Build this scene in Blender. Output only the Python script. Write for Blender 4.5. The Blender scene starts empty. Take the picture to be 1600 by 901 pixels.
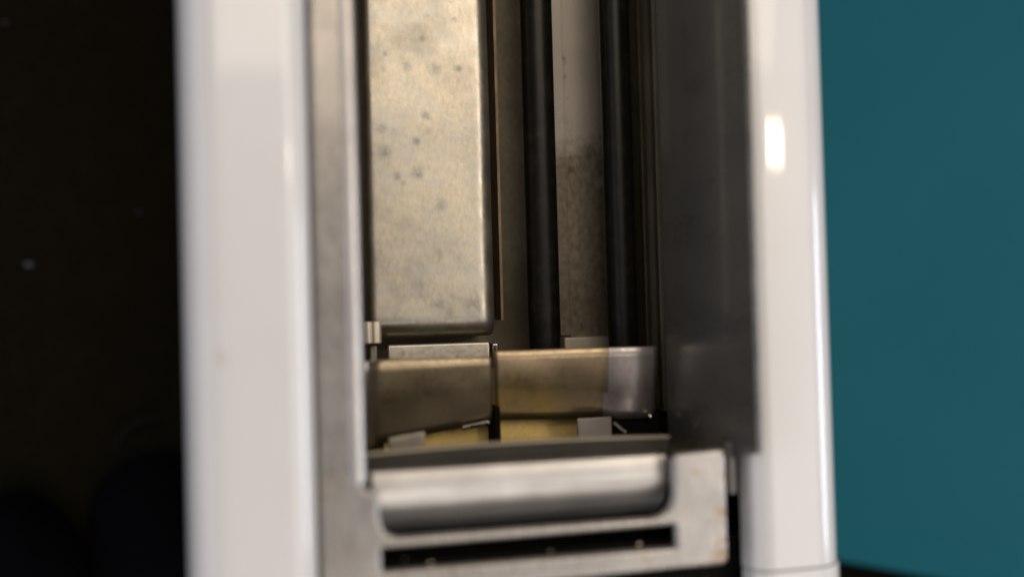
import bpy, bmesh, math, random
from mathutils import Matrix, Vector, Euler
random.seed(7)
R = math.radians
S = bpy.context.scene
COL = S.collection

# ---------------------------------------------------------------- camera
CAM_H = 0.20
RA, RP, RR = R(-13.44), R(1.11), R(-1.56)
ROT = Matrix.Rotation(RA, 3, 'Y') @ Matrix.Rotation(RP, 3, 'X') @ Matrix.Rotation(RR, 3, 'Z')
cd = bpy.data.cameras.new('camera')
cam = bpy.data.objects.new('camera', cd)
COL.objects.link(cam)
cam.matrix_world = Matrix.Translation((0, 0, CAM_H)) @ ROT.to_4x4()
cd.sensor_width = 36; cd.lens = 36
cd.clip_start = 0.005; cd.clip_end = 20
cd.dof.use_dof = True
cd.dof.focus_distance = 0.268
cd.dof.aperture_fstop = 3.7
S.camera = cam

# ---------------------------------------------------------------- light
W = bpy.data.worlds.new('World'); S.world = W; W.use_nodes = True
W.node_tree.nodes['Background'].inputs[0].default_value = (0.97, 0.97, 1.0, 1)
W.node_tree.nodes['Background'].inputs[1].default_value = 0.16
S.view_settings.view_transform = 'Standard'
S.view_settings.look = 'None'
S.view_settings.exposure = 0
S.view_settings.gamma = 1
S.render.engine = 'CYCLES'
S.cycles.use_denoising = True

def area(name, loc, target, sx, sy, power, col, spread=180):
    d = bpy.data.lights.new(name, 'AREA'); d.shape = 'RECTANGLE'; d.size = sx; d.size_y = sy
    d.energy = power; d.color = col; d.spread = R(spread)
    o = bpy.data.objects.new(name, d); COL.objects.link(o); o.location = loc
    v = Vector(target) - Vector(loc)
    z = -v.normalized(); y = Vector((0, 1, 0)); y = (y - z * y.dot(z)).normalized(); x = y.cross(z)
    o.rotation_euler = Matrix((x, y, z)).transposed().to_euler()
    return o
# warm ceiling fitting ahead of the camera, a small bare lamp to the right, cool windows low on both sides
area('ceiling_light', (0.15, 0.57, 1.15), (0.05, 0.0, 0), 1.1, 0.5, 5.6, (1.0, 0.84, 0.66))
area('lamp', (0.815, 0.275, 1.45), (0.1, 0.0, 0), 0.085, 0.050, 1.2, (1.0, 0.80, 0.55))
area('window_right', (1.3, -0.10, 0.46), (0.1, -0.02, 0), 0.3, 0.5, 5.0, (0.76, 0.84, 1.0))
area('right_rail_fill', (1.05, 0.0, 1.55), (0.1, 0, 0), 0.75, 1.7, 8.5, (1.0, 0.92, 0.85))  # unseen fill light added to brighten the right side panel
area('window_left', (-1.2, -0.1, 0.55), (0.0, -0.02, 0), 1.0, 1.6, 5.0, (0.76, 0.82, 1.0))

area('room_light', (0.10, -0.72, 1.0), (0.06, -0.03, 0), 0.9, 0.7, 3.4, (1.0, 0.91, 0.82))

# ---------------------------------------------------------------- measuring helpers
def U(px, py, z):
    """point at height z seen at photograph position (px, py): used to measure the appliance's dimensions"""
    d = ROT @ Vector(((px - 800) / 1600, -(py - 450.5) / 1600, -1))
    t = (z - CAM_H) / d.z
    return Vector((d.x * t, d.y * t, z))
def X(px, z, py=450): return U(px, py, z).x
def Y(py, z, px=800): return U(px, py, z).y

# ---------------------------------------------------------------- materials
class NT:
    def __init__(s, name):
        s.m = bpy.data.materials.new(name); s.m.use_nodes = True
        s.t = s.m.node_tree; s.b = s.t.nodes['Principled BSDF']
        s.tc = s.t.nodes.new('ShaderNodeTexCoord').outputs['Object']
    def n(s, typ, **k):
        nd = s.t.nodes.new(typ)
        for a, v in k.items(): setattr(nd, a, v)
        return nd
    def l(s, a, b): s.t.links.new(a, b)
    def map(s, scale, loc=(0, 0, 0)):
        m = s.n('ShaderNodeMapping'); m.inputs['Scale'].default_value = scale; m.inputs['Location'].default_value = loc
        s.l(s.tc, m.inputs[0]); return m.outputs[0]
    def noise(s, scale, detail=4, rough=.55, stretch=(1, 1, 1), dist=0, loc=(0, 0, 0)):
        nd = s.n('ShaderNodeTexNoise'); nd.inputs['Scale'].default_value = scale; nd.inputs['Detail'].default_value = detail
        nd.inputs['Roughness'].default_value = rough; nd.inputs['Distortion'].default_value = dist
        s.l(s.map(stretch, loc), nd.inputs[0]); return nd.outputs[0]
    def ramp(s, fac, stops, interp='LINEAR'):
        r = s.n('ShaderNodeValToRGB'); e = r.color_ramp; e.interpolation = interp
        while len(e.elements) < len(stops): e.elements.new(.5)
        for el, (p, c) in zip(e.elements, stops):
            el.position = p; el.color = (c, c, c, 1) if not hasattr(c, '__len__') else (*c, 1)
        s.l(fac, r.inputs[0]); return r.outputs[0]
    def mix(s, fac, a, b, mode='MIX'):
        m = s.n('ShaderNodeMix', data_type='RGBA', blend_type=mode)
        for sock, v in ((m.inputs[0], fac), (m.inputs[6], a), (m.inputs[7], b)):
            if hasattr(v, 'is_linked'): s.l(v, sock)
            elif hasattr(v, '__len__'): sock.default_value = (*v, 1)
            else: sock.default_value = v
        return m.outputs[2]
    def math(s, op, a, b=0.0, clamp=False):
        m = s.n('ShaderNodeMath', operation=op, use_clamp=clamp)
        for sock, v in ((m.inputs[0], a), (m.inputs[1], b)):
            if hasattr(v, 'is_linked'): s.l(v, sock)
            else: sock.default_value = v
        return m.outputs[0]
    def near(s, p, r0, r1, squash=(1, 1, 1)):
        """1 close to point p (object space), 0 beyond r1"""
        v = s.n('ShaderNodeVectorMath', operation='SUBTRACT'); s.l(s.tc, v.inputs[0]); v.inputs[1].default_value = p
        w = s.n('ShaderNodeVectorMath', operation='MULTIPLY'); s.l(v.outputs[0], w.inputs[0]); w.inputs[1].default_value = squash
        ln = s.n('ShaderNodeVectorMath', operation='LENGTH'); s.l(w.outputs[0], ln.inputs[0])
        mr = s.n('ShaderNodeMapRange', interpolation_type='SMOOTHSTEP'); s.l(ln.outputs['Value'], mr.inputs[0])
        mr.inputs[1].default_value = r0; mr.inputs[2].default_value = r1; mr.inputs[3].default_value = 1; mr.inputs[4].default_value = 0
        return mr.outputs[0]
    def bump(s, h, strength, dist=.0005):
        b = s.n('ShaderNodeBump'); b.inputs['Strength'].default_value = strength; b.inputs['Distance'].default_value = dist
        s.l(h, b.inputs['Height']); s.l(b.outputs[0], s.b.inputs['Normal'])
    def set(s, **k):
        names = dict(color='Base Color', metal='Metallic', rough='Roughness', coat='Coat Weight', coat_rough='Coat Roughness', spec='Specular IOR Level')
        for a, v in k.items():
            sock = s.b.inputs[names[a]]
            if hasattr(v, 'is_linked'): s.l(v, sock)
            elif hasattr(v, '__len__'): sock.default_value = (*v, 1)
            else: sock.default_value = v
        return s

# white enamel
t = NT('white_enamel')
c = t.mix(t.ramp(t.noise(60, 5), [(.45, 0), (.8, 1)]), (.69, .68, .675), (.67, .655, .64))
st = t.math('MULTIPLY', t.near(U(345, 560, 0), .0004, .0022, (1, .6, 1)), t.ramp(t.noise(900, 3), [(.4, 0), (.6, 1)]))
c = t.mix(t.math('MULTIPLY', st, .45), c, (.46, .40, .33))
st = t.math('MULTIPLY', t.near(U(1279, 808, -.005), .0002, .0009, (1, 1.6, 1)), .5)
c = t.mix(st, c, (.42, .34, .30))
c = t.mix(t.ramp(t.noise(1500, 2, loc=(3, 1, 0)), [(.74, 0), (.78, .5)]), c, (.45, .40, .34))
t.set(color=c, rough=.32, coat=.8, coat_rough=.045); t.bump(t.noise(350, 2), .04)
WHITE = t.m

# galvanised steel with tarnish spots
def galv(name, base, dark, spots=True, metal=.85, rough=.42):
    t = NT(name)
    a = t.noise(55, 6, .65)
    c = t.mix(t.ramp(a, [(.35, 0), (.68, 1)]), base, dark)
    fine = t.noise(1000, 5, .75, (1, .45, 1))
    c = t.mix(t.ramp(fine, [(.40, 0), (.70, .6)]), c, tuple(v * .72 for v in dark))
    if spots:
        for sc, th, seed in ((110, .26, 0), (60, .20, 5), (300, .16, 9)):
            v = t.n('ShaderNodeTexVoronoi'); v.inputs['Scale'].default_value = sc
            nd = t.n('ShaderNodeMapping'); nd.inputs['Location'].default_value = (seed, seed * .7, 0)
            wob = t.n('ShaderNodeTexNoise'); wob.inputs['Scale'].default_value = 420; t.l(t.tc, wob.inputs[0])
            ad = t.n('ShaderNodeVectorMath', operation='MULTIPLY_ADD'); t.l(wob.outputs['Color'], ad.inputs[0]); ad.inputs[1].default_value = (.005, .005, .0); t.l(t.tc, ad.inputs[2])
            t.l(ad.outputs[0], nd.inputs[0]); t.l(nd.outputs[0], v.inputs[0])
            m = t.ramp(v.outputs['Distance'], [(th * .1, 1), (th * .5, .5), (th * 1.5, 0)])
            keep = t.ramp(t.noise(45, 2, loc=(seed, 2, 0)), [(.50, 0), (.60, 1)])
            c = t.mix(t.math('MULTIPLY', t.math('MULTIPLY', m, keep), .62), c, (.25, .26, .25))
    if name == 'galvanised_steel':
        c = t.mix(t.ramp(t.noise(150, 4, .6, loc=(1, 6, 0)), [(.50, 0), (.70, .45)]), c, (.41, .415, .40))
        c = t.mix(t.ramp(t.noise(2200, 2, .6, loc=(8, 1, 0)), [(.70, 0), (.78, .7)]), c, (.24, .22, .17))
    if name == 'galvanised_steel':      # the corroded freckles of this one plate
        rag = t.ramp(t.noise(620, 4, .7), [(.30, .15), (.62, 1)])
        for px, py, rr, k in SPOTS:
            p = U(px, py, -.056); q = rr * .000165
            m = t.math('MULTIPLY', t.math('MULTIPLY', t.near(p, q * .1, q * 1.5), rag), k * 1.1, True)
            c = t.mix(m, c, (.235, .24, .225) if k > .5 else (.36, .36, .345))
    rg = t.ramp(t.noise(120, 5), [(.3, rough - .1), (.7, rough + .12)])
    t.set(color=c, metal=metal, rough=rg); t.bump(t.noise(420, 5, .6), .12, .0003)
    return t.m
SPOTS = [(635, 103, 11, .8), (636, 128, 14, .35), (680, 108, 12, .6), (696, 126, 13, .4), (596, 201, 9, .9), (601, 238, 11, .95), (651, 220, 7, .9), (666, 181, 8, .85), (638, 180, 12, .4), (696, 186, 15, .35), (653, 270, 11, .95), (621, 275, 7, .9), (630, 286, 5, .8), (640, 243, 17, .45), (716, 107, 6, .8), (631, 20, 16, .4), (686, 13, 14, .4), (666, 25, 5, .9), (690, 319, 11, .8), (640, 352, 18, .4), (660, 60, 6, .6), (602, 84, 4, .8), (710, 30, 4, .7), (672, 206, 6, .7), (615, 205, 6, .6), (655, 148, 16, .25), (700, 60, 18, .25), (700, 240, 14, .3), (742, 160, 10, .35), (620, 415, 14, .25), (735, 300, 12, .3), (590, 150, 8, .3)]
PLATE = galv('galvanised_steel', (.55, .49, .385), (.42, .40, .35), False, .9, .38)
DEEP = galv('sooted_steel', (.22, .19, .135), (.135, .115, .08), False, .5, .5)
STRIPM = galv('stained_steel', (.40, .345, .285), (.26, .22, .175), True, .75, .45)
# lower half of that strip is sooted, with a ragged upper border
t = NT('half_sooted_steel')
sx = t.n('ShaderNodeSeparateXYZ'); t.l(t.tc, sx.inputs[0])
edge = t.math('ADD', sx.outputs[1], t.math('MULTIPLY', t.math('SUBTRACT', t.noise(160, 5, .65), .5), .055))
mr = t.n('ShaderNodeMapRange'); t.l(edge, mr.inputs[0]); mr.inputs[1].default_value = Y(232, -.074, 905) - .006; mr.inputs[2].default_value = Y(232, -.074, 905) + .006
clean = t.mix(t.noise(90, 5), (.52, .47, .41), (.39, .35, .30))
soot = t.mix(t.ramp(t.noise(650, 5, .7, (1, .6, 1)), [(.38, 0), (.66, 1)]), (.27, .23, .17), (.15, .125, .09))
c = t.mix(mr.outputs[0], soot, clean)
c = t.mix(t.ramp(t.noise(260, 3, .6, (1, .45, 1), 0, (4, 2, 0)), [(.66, 0), (.72, .8)]), c, (.10, .085, .06))
t.set(color=c, metal=.6, rough=.5); t.bump(t.noise(700, 4), .15, .0003)
HALF = t.m

def steel(name, base, rough, metal=1.0, streak=(1, .04, 1), amt=.5, bump=.06):
    t = NT(name)
    c = t.mix(t.ramp(t.noise(90, 5), [(.35, 0), (.7, 1)]), base, tuple(v * .78 for v in base))
    s2 = t.noise(900, 3, .6, streak)
    c = t.mix(t.ramp(s2, [(.45, 0), (.7, amt)]), c, tuple(v * .7 for v in base))
    t.set(color=c, metal=metal, rough=t.ramp(s2, [(.3, max(.04, rough - .06)), (.7, rough + .08)])); t.bump(s2, bump, .0003)
    return t
FRAMET = steel('brushed_frame_steel', (.42, .395, .37), .30, .7, (1, .3, 1), .25, .02)
# rust at the frame's corners, brown patches along its right edge
cc = FRAMET.b.inputs['Base Color'].links[0].from_socket
for p, r0, r1 in ((U(1133, 800, -.004), .0004, .0028), (U(1136, 740, -.004), .0004, .0022), (U(1134, 850, -.004), .0004, .0034), (U(1086, 735, -.004), .0003, .0017), (U(1124, 868, -.004), .0004, .0030), (U(515, 760, -.004), .0005, .0045), (U(545, 860, -.004), .0005, .004), (U(1010, 878, -.004), .0003, .003), (U(700, 893, -.004), .0003, .003)):
    k = FRAMET.math('MULTIPLY', FRAMET.near(p, r0, r1), FRAMET.ramp(FRAMET.noise(700, 4), [(.38, 0), (.62, .85 if p.x > .08 else .3)]))
    cc = FRAMET.mix(k, cc, (.28, .185, .10))
FRAMET.l(cc, FRAMET.b.inputs['Base Color'])
FRAME = FRAMET.m
CHROME = steel('worn_chrome', (.64, .615, .59), .42, 1, (.04, 1, 1), .6).m
BRIGHT = steel('bright_steel', (.80, .75, .66), .14).m
EDGEM = steel('worn_edge_steel', (.72, .64, .50), .45, .6, (.05, 1, 1), .7).m
LEDGEM = steel('plain_bright_steel', (.72, .67, .58), .34, .9, (1, 1, 1), .25, .03).m
SEAMM = steel('rusty_seam_steel', (.17, .125, .075), .5, .6, (1, .2, 1), .8).m
CLIPM = steel('clip_steel', (.78, .72, .60), .42, .55).m
LIPB = steel('rolled_lip_steel', (.68, .63, .58), .38).m
DARKBAR = steel('burnt_steel', (.028, .024, .016), .6, .15, (.3, 1, 1), .5, .25).m
LIPM = steel('lip_steel', (.55, .47, .35), .3, .9, (.05, 1, 1)).m
BRONZE = steel('heat_tinted_steel', (.40, .32, .21), .42, .9, (1, 1, 1), .4, .04).m
t = steel('gold_reflection_steel', (.52, .40, .26), .40, .95, (1, 1, 1), .4, .04)
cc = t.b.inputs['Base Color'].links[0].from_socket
k = t.math('MULTIPLY', t.near(U(800, 640, -.045), .002, .014, (.6, 1.2, 1)), t.ramp(t.noise(160, 3), [(.35, .3), (.65, 1)]))  # golden reflection painted into the leaf's colour
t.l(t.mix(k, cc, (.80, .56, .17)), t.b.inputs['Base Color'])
BRASS_SHEEN = t.m
LEAFEND = steel('plain_steel', (.70, .63, .60), .40, .9, (1, .05, 1), .5, .1).m
GOLD = steel('golden_steel', (.78, .58, .22), .5, .75, (1, 1, 1), .4, .05).m

t = NT('black_rod'); t.set(color=t.mix(t.ramp(t.noise(300, 5), [(.5, 0), (.75, 1)]), (.008, .0075, .006), (.022, .019, .014)), rough=.36, metal=.1, spec=.35); t.bump(t.noise(1500, 3), .15, .0001)
ROD = t.m
t = NT('dark_panel'); sm = t.noise(80, 5, .6, (1, 1, .4))
t.set(color=t.mix(t.ramp(sm, [(.35, 0), (.7, 1)]), (.105, .101, .092), (.140, .132, .118)), metal=.35, rough=t.ramp(sm, [(.3, .24), (.7, .34)]), coat=.25, coat_rough=.045)
PANEL = t.m
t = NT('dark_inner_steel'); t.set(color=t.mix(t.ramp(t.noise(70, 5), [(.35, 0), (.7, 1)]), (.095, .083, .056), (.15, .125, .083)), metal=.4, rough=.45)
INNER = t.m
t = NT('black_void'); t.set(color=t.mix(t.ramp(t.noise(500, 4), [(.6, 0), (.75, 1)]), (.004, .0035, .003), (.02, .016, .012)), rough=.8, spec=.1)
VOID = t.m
t = NT('grey_metal'); t.set(color=(.30, .27, .25), metal=.6, rough=.4); GREY = t.m
t = NT('pin_steel'); t.set(color=(.13, .115, .105), metal=.5, rough=.5); PINM = t.m
t = NT('teal_paint')
c = t.mix(t.ramp(t.noise(9, 4), [(.3, 0), (.7, 1)]), (.0075, .092, .122), (.0100, .104, .136))
c = t.mix(t.ramp(t.noise(900, 2, .8), [(.35, 0), (.7, .35)]), c, (.006, .072, .097))
t.set(color=c, rough=.6, spec=.06); t.bump(t.noise(600, 3), .05, .0003); TEAL = t.m
t = NT('dark_carpet')
c = t.mix(t.ramp(t.noise(5, 5, .6), [(.35, 0), (.75, 1)]), (.006, .006, .0035), (.010, .007, .0035))
c = t.mix(t.ramp(t.noise(140, 4, .8), [(.45, 0), (.75, .6)]), c, (.014, .010, .006))
t.set(color=c, rough=1, spec=.04); t.bump(t.noise(200, 4, .8), .6, .004); CARPET = t.m
t = NT('navy_fabric')
t.set(color=t.mix(t.noise(40, 4), (.0018, .0018, .0028), (.0028, .0028, .004)), rough=1, spec=.03); t.bump(t.noise(500, 3), .3, .001); FABRIC = t.m
t = NT('pale_lint'); t.set(color=(.07, .08, .10), rough=.9); LINT = t.m
t = NT('dark_rubber'); t.set(color=(.008, .007, .006), rough=.45, spec=.05); RUBBER = t.m

# ---------------------------------------------------------------- mesh helpers
def obj(name, bm, m, parent=None, smooth=True, bevel=0, seg=3):
    me = bpy.data.meshes.new(name); bmesh.ops.recalc_face_normals(bm, faces=bm.faces); bm.to_mesh(me); bm.free()
    me.materials.append(m)
    o = bpy.data.objects.new(name, me); COL.objects.link(o)
    if parent: o.parent = parent
    if bevel:
        b = o.modifiers.new('bevel', 'BEVEL'); b.width = bevel; b.segments = seg; b.limit_method = 'ANGLE'; b.angle_limit = R(35)
    if smooth:
        for p in me.polygons: p.use_smooth = True
        me.set_sharp_from_angle(angle=R(38))
        md = o.modifiers.new('wn', 'WEIGHTED_NORMAL'); md.keep_sharp = True
    return o
def box_bm(x0, x1, y0, y1, z0, z1):
    bm = bmesh.new(); bmesh.ops.create_cube(bm, size=1)
    for v in bm.verts:
        v.co = Vector(((x0 + x1) / 2 + v.co.x * (x1 - x0), (y0 + y1) / 2 + v.co.y * (y1 - y0), (z0 + z1) / 2 + v.co.z * (z1 - z0)))
    return bm
def extrude_y(prof, y0, y1, closed=True, n=1):
    """prof = list of (x, z); a solid swept along y"""
    bm = bmesh.new(); rings = []
    for i in range(n + 1):
        y = y0 + (y1 - y0) * i / n
        rings.append([bm.verts.new((x, y, z)) for x, z in prof])
    k = len(prof)
    for a, b in zip(rings, rings[1:]):
        for i in range(k if closed else k - 1):
            j = (i + 1) % k
            bm.faces.new((a[i], a[j], b[j], b[i]))
    if closed:
        bm.faces.new(rings[0]); bm.faces.new(rings[-1][::-1])
    return bm
def extrude_x(prof, x0, x1, closed=True):
    bm = extrude_y([(y, z) for y, z in prof], x0, x1, closed)
    for v in bm.verts: v.co = Vector((v.co.y, v.co.x, v.co.z))
    return bm
def rounded(pts, radii, seg=8):
    """round the corners of a polygon; radii per corner"""
    out = []; n = len(pts)
    for i, p in enumerate(pts):
        r = radii[i] if hasattr(radii, '__len__') else radii
        p = Vector(p); a = (Vector(pts[i - 1]) - p); b = (Vector(pts[(i + 1) % n]) - p)
        if r <= 0: out.append(tuple(p)); continue
        ang = a.angle(b); d = min(r / math.tan(ang / 2), a.length * .49, b.length * .49)
        s, e = p + a.normalized() * d, p + b.normalized() * d
        for k in range(seg + 1):
            u = k / seg; out.append(tuple(s * (1 - u) ** 2 + p * 2 * u * (1 - u) + e * u ** 2))
    return out
def sheet(name, loops, z, thick, m, parent, bevel=0.0004, res=2):
    """flat sheet with holes and rolled edges: outline loops of (x, y); first the outside, then the holes"""
    cu = bpy.data.curves.new(name, 'CURVE'); cu.dimensions = '2D'; cu.fill_mode = 'BOTH'
    for lp in loops:
        sp = cu.splines.new('POLY'); sp.points.add(len(lp) - 1)
        for q, (x, y) in zip(sp.points, lp): q.co = (x, y, 0, 1)
        sp.use_cyclic_u = True
    cu.extrude = max(thick / 2 - bevel, 1e-5); cu.bevel_depth = bevel; cu.bevel_resolution = res; cu.offset = -bevel
    tmp = bpy.data.objects.new('tmp', cu); COL.objects.link(tmp)
    dg = bpy.context.evaluated_depsgraph_get()
    me = bpy.data.meshes.new_from_object(tmp.evaluated_get(dg)); bpy.data.objects.remove(tmp)
    bm = bmesh.new(); bm.from_mesh(me); bmesh.ops.remove_doubles(bm, verts=bm.verts, dist=1e-6)
    bmesh.ops.translate(bm, verts=bm.verts, vec=(0, 0, z - thick / 2))
    return obj(name, bm, m, parent)
def tube_bm(pts, r, n=14, caps=True):
    bm = bmesh.new(); rings = []
    for i, p in enumerate(pts):
        p = Vector(p); d = (Vector(pts[min(i + 1, len(pts) - 1)]) - Vector(pts[max(i - 1, 0)])).normalized()
        u = d.cross(Vector((0, 0, 1)) if abs(d.z) < .9 else Vector((1, 0, 0))).normalized(); w = d.cross(u)
        rr = r[i] if hasattr(r, '__len__') else r
        rings.append([bm.verts.new(p + u * math.cos(2 * math.pi * k / n) * rr + w * math.sin(2 * math.pi * k / n) * rr) for k in range(n)])
    for a, b in zip(rings, rings[1:]):
        for k in range(n): bm.faces.new((a[k], a[(k + 1) % n], b[(k + 1) % n], b[k]))
    if caps: bm.faces.new(rings[0]); bm.faces.new(rings[-1][::-1])
    return bm
def tag(o, label, cat, group=None):
    o['label'] = label; o['category'] = cat
    if group: o['group'] = group
    return o

# ---------------------------------------------------------------- setting: table top and dark floor
YT = .16                       # how far the appliance runs beyond the top of the picture
BASE = -.16
XL, XR = X(279, 0), X(1317, -.004)
ZT = BASE
c0, c1, c2 = U(1322, 879, ZT), U(1490, 909, ZT), U(1900, 982, ZT)
dirv = (c2 - c0).normalized()
far_l = c0 - dirv * .30
pts = [(XL + .004, .7), (1.1, .7), tuple((c0 + dirv * 1.0).xy), (far_l.x, far_l.y)]
pts = [(XL + .004, .7), (1.1, .7), tuple((c0 + dirv * 1.05).xy), tuple((c0 - dirv * ((c0.x - XL - .004) / dirv.x)).xy)]
tt = sheet('tabletop', [rounded(pts, [.002, .01, .01, .002])], ZT, .022, TEAL, None, .0015, 3); tt['kind'] = 'structure'
fl = obj('floor', box_bm(-3, 3, -3, 3, -.222, -.202), CARPET, None, False); fl['kind'] = 'structure'

# dark fabric, cord and specks on the floor at the left
def blob(cx, cy, z, rx, ry, rz, seed):
    bm = bmesh.new(); bmesh.ops.create_icosphere(bm, subdivisions=5, radius=1)
    for v in bm.verts:
        n = math.sin(v.co.x * 4 + seed) * .05 + math.sin(v.co.y * 6 + seed * 2 + v.co.x * 3) * .04
        v.co = Vector((cx + v.co.x * rx * (1 + n), cy + v.co.y * ry * (1 + n), max(z + v.co.z * rz * (1 + n), -.201)))
    return bm
ZF = -.201
p = U(25, 905, -.185)
tag(obj('fabric_bundle', blob(p.x - .004, p.y - .012, -.194, .029, .038, .026, 1.0), FABRIC),
    'rounded dark navy fabric at the lower left corner, left of the white appliance', 'fabric')
p = U(225, 860, -.19)
tag(obj('fabric_bundle', blob(p.x + .006, p.y - .012, -.198, .030, .046, .016, 3.0), FABRIC),
    'black fabric heap directly beside the left side of the white appliance', 'fabric')
q = [U(182 + 66 * (1 - math.cos(a)), 705 - 55 * math.sin(a), -.196) for a in [i * math.pi / 2 / 14 for i in range(15)]]
tag(obj('cord', tube_bm(q, .0009), RUBBER), 'black curved cord with a faint glint above the fabric heap', 'cord')
for px, py, s, lab in ((45, 413, .0013, 'bluish lint speck, largest of the specks on the dark floor'), (216, 331, .0005, 'tiny pale speck on the dark floor nearest the white appliance'), (8, 35, .0005, 'tiny pale speck in the upper left corner of the dark floor')):
    p = U(px, py, ZF + .001)
    bm = bmesh.new(); bmesh.ops.create_icosphere(bm, subdivisions=2, radius=s)
    for v in bm.verts: v.co = Vector((v.co.x * 1.3 * random.uniform(.7, 1.2), v.co.y * .8 * random.uniform(.7, 1.2), v.co.z * .4)) + p
    tag(obj('lint_speck', bm, LINT), lab, 'speck', 'pale specks on the dark floor')

# ---------------------------------------------------------------- the appliance
root = bpy.data.objects.new('appliance', None); COL.objects.link(root)
root.location = (0, 0, 0); root.empty_display_size = .02
tag(root, 'white metal appliance with an open steel lined slot holding two black rods', 'appliance')

# white side panels: rounded outside, rolled inner edge
ys = Y(896, 0, 1245)           # seam of the end caps
li, ri = X(489, -.001), X(1157, -.0105, 830)
DR = -.004                     # the right panel sits a little lower
def side(xo, xi, zi=-.012):
    s = 1 if xi > xo else -1; w = abs(xi - xo)
    ro = .0088
    pr = [(0, BASE)] + [(ro - ro * math.cos(a), -ro + ro * math.sin(a)) for a in [R(90) * k / 12 for k in range(12)]]
    pr += [(ro + .001, 0), (w - .0052, 0), (w - .0036, -.0003), (w - .0022, -.0010), (w - .0011, -.0021), (w - .0004, -.0034), (w, -.0055), (w, zi), (w - .0010, zi), (w - .0012, -.006), (.006, -.009), (.002, -.016), (.002, BASE)]
    return [(xo + s * a, b) for a, b in pr]
obj('side_panel', extrude_y(side(XL, li), ys, YT), WHITE, root)
obj('side_panel', extrude_y([(x, z + DR) for x, z in side(XR, ri, -.0065)], ys, YT), WHITE, root)
# end caps closing the side panels, a hair proud of them
def cap(xo, xi, zi=-.012):
    s = 1 if xi > xo else -1
    return [(x - (s * .0004 if abs(x - xo) < .004 else 0), z + (.0003 if z > -.006 else 0)) for x, z in side(xo, xi, zi)]
obj('end_cap', extrude_y(cap(XL, li), ys - .03, ys - .0003), WHITE, root, bevel=.0004, seg=2)
obj('end_cap', extrude_y([(x, z + DR) for x, z in cap(XR, ri, -.0065)], ys - .03, ys - .0003), WHITE, root, bevel=.0004, seg=2)
obj('end_panel', box_bm(XL + .003, XR - .003, ys - .034, ys - .0302, BASE, -.006), WHITE, root, bevel=.0008)
obj('end_panel', box_bm(XL + .003, XR - .003, YT, YT + .004, BASE, -.006), WHITE, root, bevel=.0008)

# inner shell: floor and walls of the slot, down to the base
zf = -.078
xl_w = X(552, -.006)
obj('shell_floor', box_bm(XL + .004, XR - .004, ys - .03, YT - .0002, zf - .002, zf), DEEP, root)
obj('base_plate', box_bm(XL + .0035, XR - .0035, ys - .03, YT - .0002, BASE + .0002, BASE + .002), VOID, root)
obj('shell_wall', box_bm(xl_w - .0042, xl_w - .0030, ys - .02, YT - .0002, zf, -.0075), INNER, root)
obj('shell_wall', box_bm(XR - .012, XR - .011, ys - .02, YT - .0002, zf, -.014), VOID, root)
obj('shell_wall', box_bm(XL + .005, XR - .005, ys - .029, ys - .027, zf, -.012), VOID, root)

# steel frame with U cut-out and slit
zF = -.004
F = lambda px, py: tuple(U(px, py, zF).xy)
fy0 = Y(890, zF, 1050)
xf1 = X(1137, zF, 800)
xlip = X(558, zF, 450)
xs0, xs1 = X(594, zF, 780), X(1052, zF, 780)
ystep = Y(770, zF, 575); ycut = Y(822, zF, 850)
ytopr = Y(702, zF, 1090)
out = [(li + .0004, YT - .001), (li + .0004, fy0), (xf1, fy0), (xf1, ytopr), (xs1, ytopr - .0006),
       (xs1, ycut), (xs0, ycut), (xs0, ystep + .0000), (xlip, ystep + .0012), (xlip, YT - .001)]
outer = rounded(out, [0, 0, .0022, .0012, .0020, .0055, .0050, .0022, .0016, 0], 10)
sx0, sx1 = X(597, zF, 875), X(1056, zF, 840)
sy0, sy1 = Y(873, zF, 800), Y(841, zF, 800)
slit = rounded([(sx0, sy0 - .0004), (sx1, sy0 - .0004), (sx1, sy1), (sx0, sy1)], .0004, 3)
sheet('frame', [outer, slit], zF, .0026, FRAME, root, .0010, 4)
# rolled lip along the left edge of the opening
rl = .0016
obj('frame_lip', tube_bm([(xlip - .0008, y, zF - .0006) for y in (ystep + .0022, .0, .05, YT - .001)], rl, 24), LIPB, root)
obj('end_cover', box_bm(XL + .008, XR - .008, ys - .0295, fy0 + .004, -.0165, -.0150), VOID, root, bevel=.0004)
# black sheets added behind gap and slit, in place of their shade
obj('gap_shade', box_bm(xf1 - .003, XR - .006, Y(905, -.02, 1140), ytopr - .0035, -.0225, -.021), VOID, root)
obj('slit_shade', box_bm(xs0 - .004, xf1 - .001, sy0 - .006, sy1 + .004, -.034, -.0325), VOID, root)
# crumbs caught in the slit
for i, (px, py, s) in enumerate(((860, 861, .0005), (672, 880, .0004), (998, 850, .0004), (632, 872, .0003))):
    bm = bmesh.new(); bmesh.ops.create_icosphere(bm, subdivisions=1, radius=s)
    p = U(px, py, -.0065)
    for v in bm.verts: v.co = v.co * random.uniform(.7, 1.3) + p
    obj('burr', bm, LIPM, root)

# bent chrome end of the slot below the crossbar
zr = -.0085
yr1, yr0 = Y(716, zr, 820), Y(850, zr, 820)
yr1 = Y(728, zr, 820)
rc = .0112
prof = [(yr1 + .0002, zr - .006)] + [(yr1 - rc * (math.sin(a) + math.sin(R(12))), zr - rc * (1 - math.cos(a))) for a in [R(-12) + i * R(97) / 28 for i in range(29)]]
inn = [(y + .0004, z - .0008) for y, z in prof[::-1]]
obj('chrome_bend', extrude_x(prof + inn, xs0 - .001, xs1 + .0006), CHROME, root)
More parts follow.
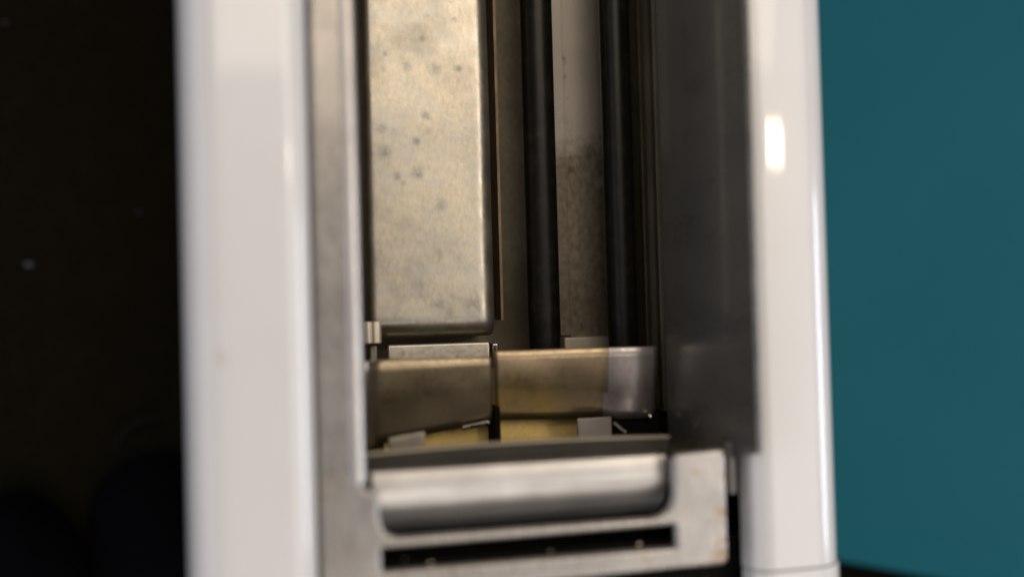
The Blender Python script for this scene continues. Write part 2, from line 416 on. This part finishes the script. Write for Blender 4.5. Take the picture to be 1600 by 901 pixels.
# crossbar: burnt steel bar with a thin bright edge, bowed
def bowed(name, ya, yb, z0, z1, m, bow, x0, x1):
    bm = bmesh.new(); n = 24; rings = []
    for i in range(n + 1):
        u = i / n; x = x0 + (x1 - x0) * u; b = bow * (1 - (2 * u - 1) ** 2)
        rings.append([bm.verts.new((x, yy + b, zz)) for yy, zz in ((ya, z0), (yb, z0), (yb, z1), (ya, z1))])
    for a, b in zip(rings, rings[1:]):
        for k in range(4): bm.faces.new((a[k], a[(k + 1) % 4], b[(k + 1) % 4], b[k]))
    bm.faces.new(rings[0]); bm.faces.new(rings[-1][::-1])
    return obj(name, bm, m, root, bevel=.0003, seg=2)
zb = -.016
bx0, bx1 = X(556, zb, 710), X(1046, zb, 695)
yb1, yb0 = Y(699, zb, 800), Y(726, zb, 800)
bowed('crossbar', yb0 - .0015, yb1, zb - .004, zb, DARKBAR, .0007, bx0, bx1)
bowed('crossbar_edge', yb1 + .0001, yb1 + .0006, zb - .0022, zb + .0007, EDGEM, .0007, bx0, bx1)

# dark glossy panel closing the right side of the slot
PT, PB = .0042, -.038
xt, xb = X(1176, PT), X(1037, PB)
xmid = xb + .0002
sec = rounded([(xb, PB), (xb, -.018), (xt, PT)], [0, 9, 0], 22)
yend_t, yend_b = Y(725, PT, 1186), Y(714, -.020, 1085)
bm = bmesh.new(); cols = []
for k, (x, z) in enumerate(sec):
    u = (z - PB) / (PT - PB)
    yn = yend_b + (yend_t - yend_b) * u - (.001 if u < .4 else 0)
    if u > .86: yn += .0022 * ((u - .86) / .14) ** 3          # rounded corner
    ys_ = [YT - .002, .05, 0, yn + .004, yn]
    nx_ = Vector((.0012, 0, -.0003)) if k > len(sec) - 6 else Vector((.0012, 0, 0))
    cols.append(([bm.verts.new((x, y, z)) for y in ys_], [bm.verts.new(Vector((x, y, z)) + nx_) for y in ys_]))
for (a1, b1), (a2, b2) in zip(cols, cols[1:]):
    for k in range(4):
        bm.faces.new((a1[k], a1[k + 1], a2[k + 1], a2[k])); bm.faces.new((b1[k], b2[k], b2[k + 1], b1[k + 1]))
    bm.faces.new((a1[0], a2[0], b2[0], b1[0])); bm.faces.new((a1[4], b1[4], b2[4], a2[4]))
for a, b in (cols[0], cols[-1]):
    for k in range(4): bm.faces.new((a[k], b[k], b[k + 1], a[k + 1]))
obj('side_flap', bm, PANEL, root)
# pivot pin under the panel's corner
px_ = X(1143, -.006, 740)
obj('hinge_pin', tube_bm([(px_, Y(770, -.006, 1143), -.007), (px_, Y(690, -.006, 1143), -.007)], .0013, 16), PINM, root)

# raised galvanised plate on the left of the slot floor
zp = -.056
x0, x1 = X(576, zp, 420), X(775, zp, 420)
ye = Y(527, zp, 680)
bm = bmesh.new(); nx, ny = 44, 60
r_e = .0040; r_b = .0048
def edge_drop(d, r_e=r_e): return 0 if d > r_e else r_e - math.sqrt(max(r_e ** 2 - (r_e - d) ** 2, 0))
grid = []
for j in range(ny + 1):
    v = (j / ny); y = ye + (YT - .004 - ye) * v ** 2.2
    row = []
    for i in range(nx + 1):
        u = i / nx; u = .5 - .5 * math.cos(math.pi * u); x = x0 + (x1 - x0) * u
        dz = edge_drop(x - x0, .0018) + edge_drop(x1 - x) * 1.0 + edge_drop(y - ye, r_b)
        dent = .00016 * math.sin(x * 160 + 1) * math.sin(y * 90)
        row.append(bm.verts.new((x, y, zp - min(dz, .0065) + dent)))
    grid.append(row)
for a, b in zip(grid, grid[1:]):
    for i in range(nx): bm.faces.new((a[i], a[i + 1], b[i + 1], b[i]))
r0 = [bm.verts.new((v.co.x, v.co.y, zf)) for v in grid[0]]
for i in range(nx): bm.faces.new((grid[0][i + 1], grid[0][i], r0[i], r0[i + 1]))
for k in (0, nx):
    cl = [bm.verts.new((g[k].co.x, g[k].co.y, zf)) for g in grid]
    for j in range(ny): bm.faces.new((grid[j][k], grid[j + 1][k], cl[j + 1], cl[j]))
obj('raised_plate', bm, PLATE, root)
# thin seam beside it
zs = -.066
obj('seam_strip', box_bm(X(781, zs, 420), X(785, zs, 420), Y(500, zs, 780), YT - .004, zf, zs), SEAMM, root)
# stained strip on the deep floor between the rods
z2 = -.074
obj('floor_strip', box_bm(X(864, z2, 400), X(962, z2, 400), Y(524, z2, 905), YT - .004, zf, z2), HALF, root, bevel=.0004)
obj('floor_strip', box_bm(X(888, z2, 400), X(962, z2, 400), Y(527, z2, 905), YT - .004, z2, z2 + .0003), HALF, root)
obj('floor_patch', box_bm(X(876, z2, 530), X(955, z2, 530), Y(575, z2, 905), Y(526, z2, 905), zf, z2 + .0040), CLIPM, root, bevel=.0003)
# the two black rods
for pa, pb, py, z in ((817, 867, 200, -.062), (940, 987, 200, -.058)):
    xa, xbb = X(pa, z, py), X(pb, z, py); rr = (xbb - xa) / 2 * .97
    xm = (xa + xbb) / 2
    obj('rod', tube_bm([(xm, Y(610, z, 850), z), (xm, 0, z), (xm, YT - .004, z)], rr, 28), ROD, root)
# stepped dark side rail right of the rods
z3 = -.050
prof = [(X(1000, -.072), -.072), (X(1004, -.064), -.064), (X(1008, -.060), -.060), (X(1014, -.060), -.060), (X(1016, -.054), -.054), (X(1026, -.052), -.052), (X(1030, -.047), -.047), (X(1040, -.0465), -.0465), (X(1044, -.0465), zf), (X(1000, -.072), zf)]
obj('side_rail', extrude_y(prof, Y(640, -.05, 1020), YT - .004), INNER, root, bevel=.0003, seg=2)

# bright ledge, clip and bracket at the end of the raised plate
zl = -.058
lx0, lx1 = X(606, zl, 550), X(766, zl, 550)
obj('bright_ledge', box_bm(lx0, lx1, Y(585, zl, 690), Y(536, zl, 690), zl - .0012, zl), LEDGEM, root, bevel=.0005)
zc = -.054
cx0, cx1 = X(565, zc, 518), X(597, zc, 518); cy0, cy1 = Y(537, zc, 578), Y(502, zc, 578)
cm = cx0 + (cx1 - cx0) * .48
prof = [(cx0, zc - .0016), (cx0 + .0006, zc - .0004), (cm - .0005, zc), (cm, zc - .0007), (cm + .0005, zc), (cx1 - .0006, zc - .0001), (cx1, zc - .0009), (cx1 - .0006, zc - .0022), (cm, zc - .0018), (cx0 + .0008, zc - .0026)]
obj('clip', extrude_y(prof, cy0, cy1), CLIPM, root, bevel=.0003, seg=2)
obj('bracket', box_bm(X(578, zl, 552), X(590, zl, 552), Y(585, zl, 580), Y(540, zl, 580), zf, zl - .0005), GREY, root, bevel=.0004)
obj('bracket', box_bm(X(770, zl, 540), X(781, zl, 540), Y(575, zl, 780), Y(536, zl, 780), zf, zl - .001), BRIGHT, root, bevel=.0004)

# two reflector leaves meeting at a dark gap
def leaf(name, corners, m, curl_l, curl_r, end=None):
    """corners: pixel-measured (x, y, z) of far-left, far-right, near-right, near-left"""
    a, b, c_, d = [U(*k) for k in corners]
    bm = bmesh.new(); nu, nv = 36, 8; g = []
    for j in range(nv + 1):
        v = j / nv; row = []
        for i in range(nu + 1):
            u = i / nu
            p = (a * (1 - u) + b * u) * (1 - v) + (d * (1 - u) + c_ * u) * v
            if curl_l and u < curl_l: p.z += .0042 * (1 - u / curl_l) ** 2
            if curl_r and u > 1 - curl_r:
                w = (u - 1 + curl_r) / curl_r; p.z += .0016 * math.sin(w * math.pi) - .0018 * max(0, w - .6) ** 1.5
            p.z += (.00022 * math.sin(u * 6 + v * 3) + .00010 * math.sin(u * 15 - v * 5)) * math.sin(math.pi * v)
            row.append(bm.verts.new(p))
        g.append(row)
    for r1, r2 in zip(g, g[1:]):
        for i in range(nu): bm.faces.new((r1[i], r1[i + 1], r2[i + 1], r2[i]))
    o = obj(name, bm, m, root)
    if end:
        o.data.materials.append(end)
        for p in o.data.polygons:
            if sum(o.data.vertices[k].co.x for k in p.vertices) / 4 > X(948, -.04, 600): p.material_index = 1
    elif curl_l:
        o.data.materials.append(LIPB)  # paler steel paints a bright highlight along the left curl
        for p in o.data.polygons:
            if sum(o.data.vertices[k].co.x for k in p.vertices) / 4 < X(584, -.04, 620): p.material_index = 1
    s = o.modifiers.new('solid', 'SOLIDIFY'); s.thickness = .0006; s.offset = -1
    return o
leaf('reflector_leaf', ((566, 563, -.036), (767, 557, -.040), (768, 656, -.046), (566, 697, -.046)), BRONZE, .14, 0)
leaf('reflector_leaf', ((772, 549, -.040), (1027, 541, -.036), (1024, 652, -.042), (775, 656, -.046)), BRASS_SHEEN, 0, .34, LEAFEND)
obj('leaf_gap_shade', box_bm(X(766, -.047, 640), X(778, -.047, 640), Y(705, -.047, 772), Y(632, -.047, 772), zf, -.0435), VOID, root, bevel=.001)  # black block added so the gap between the leaves reads as shade
# golden floor below the leaves, tabs and screw
zg = -.050
obj('golden_floor', box_bm(X(600, zg, 690), X(1010, zg, 690), Y(730, zg, 800), Y(640, zg, 800), zf, zg), GOLD, root)
def tab(px0, py0, px1, py1, z, m, name, skew=0.0):
    bm = box_bm(X(px0, z, py0), X(px1, z, py0), Y(py1, z, (px0 + px1) / 2), Y(py0, z, (px0 + px1) / 2), z - .0008, z)
    for v in bm.verts:
        v.co.y += (v.co.x - X(px0, z, py0)) * skew
    return obj(name, bm, m, root, bevel=.0003, seg=2)
tab(607, 682, 664, 712, -.030, PLATE, 'tab', .12)
tab(722, 664, 765, 672, -.044, BRIGHT, 'tab', .16)
tab(902, 652, 956, 690, -.040, GREY, 'tab')
rp = U(1016, 650, -.0405)
bm = bmesh.new(); bmesh.ops.create_uvsphere(bm, u_segments=12, v_segments=8, radius=.0008); bmesh.ops.translate(bm, verts=bm.verts, vec=rp)
obj('rivet', bm, BRIGHT, root)
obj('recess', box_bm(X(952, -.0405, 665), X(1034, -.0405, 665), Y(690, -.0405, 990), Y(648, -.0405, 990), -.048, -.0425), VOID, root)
p = U(968, 668, -.0415)
obj('screw', tube_bm([p + Vector((-.0016, .0014, 0)), p + Vector((.0016, -.0012, 0))], .0006, 10), LIPM, root)
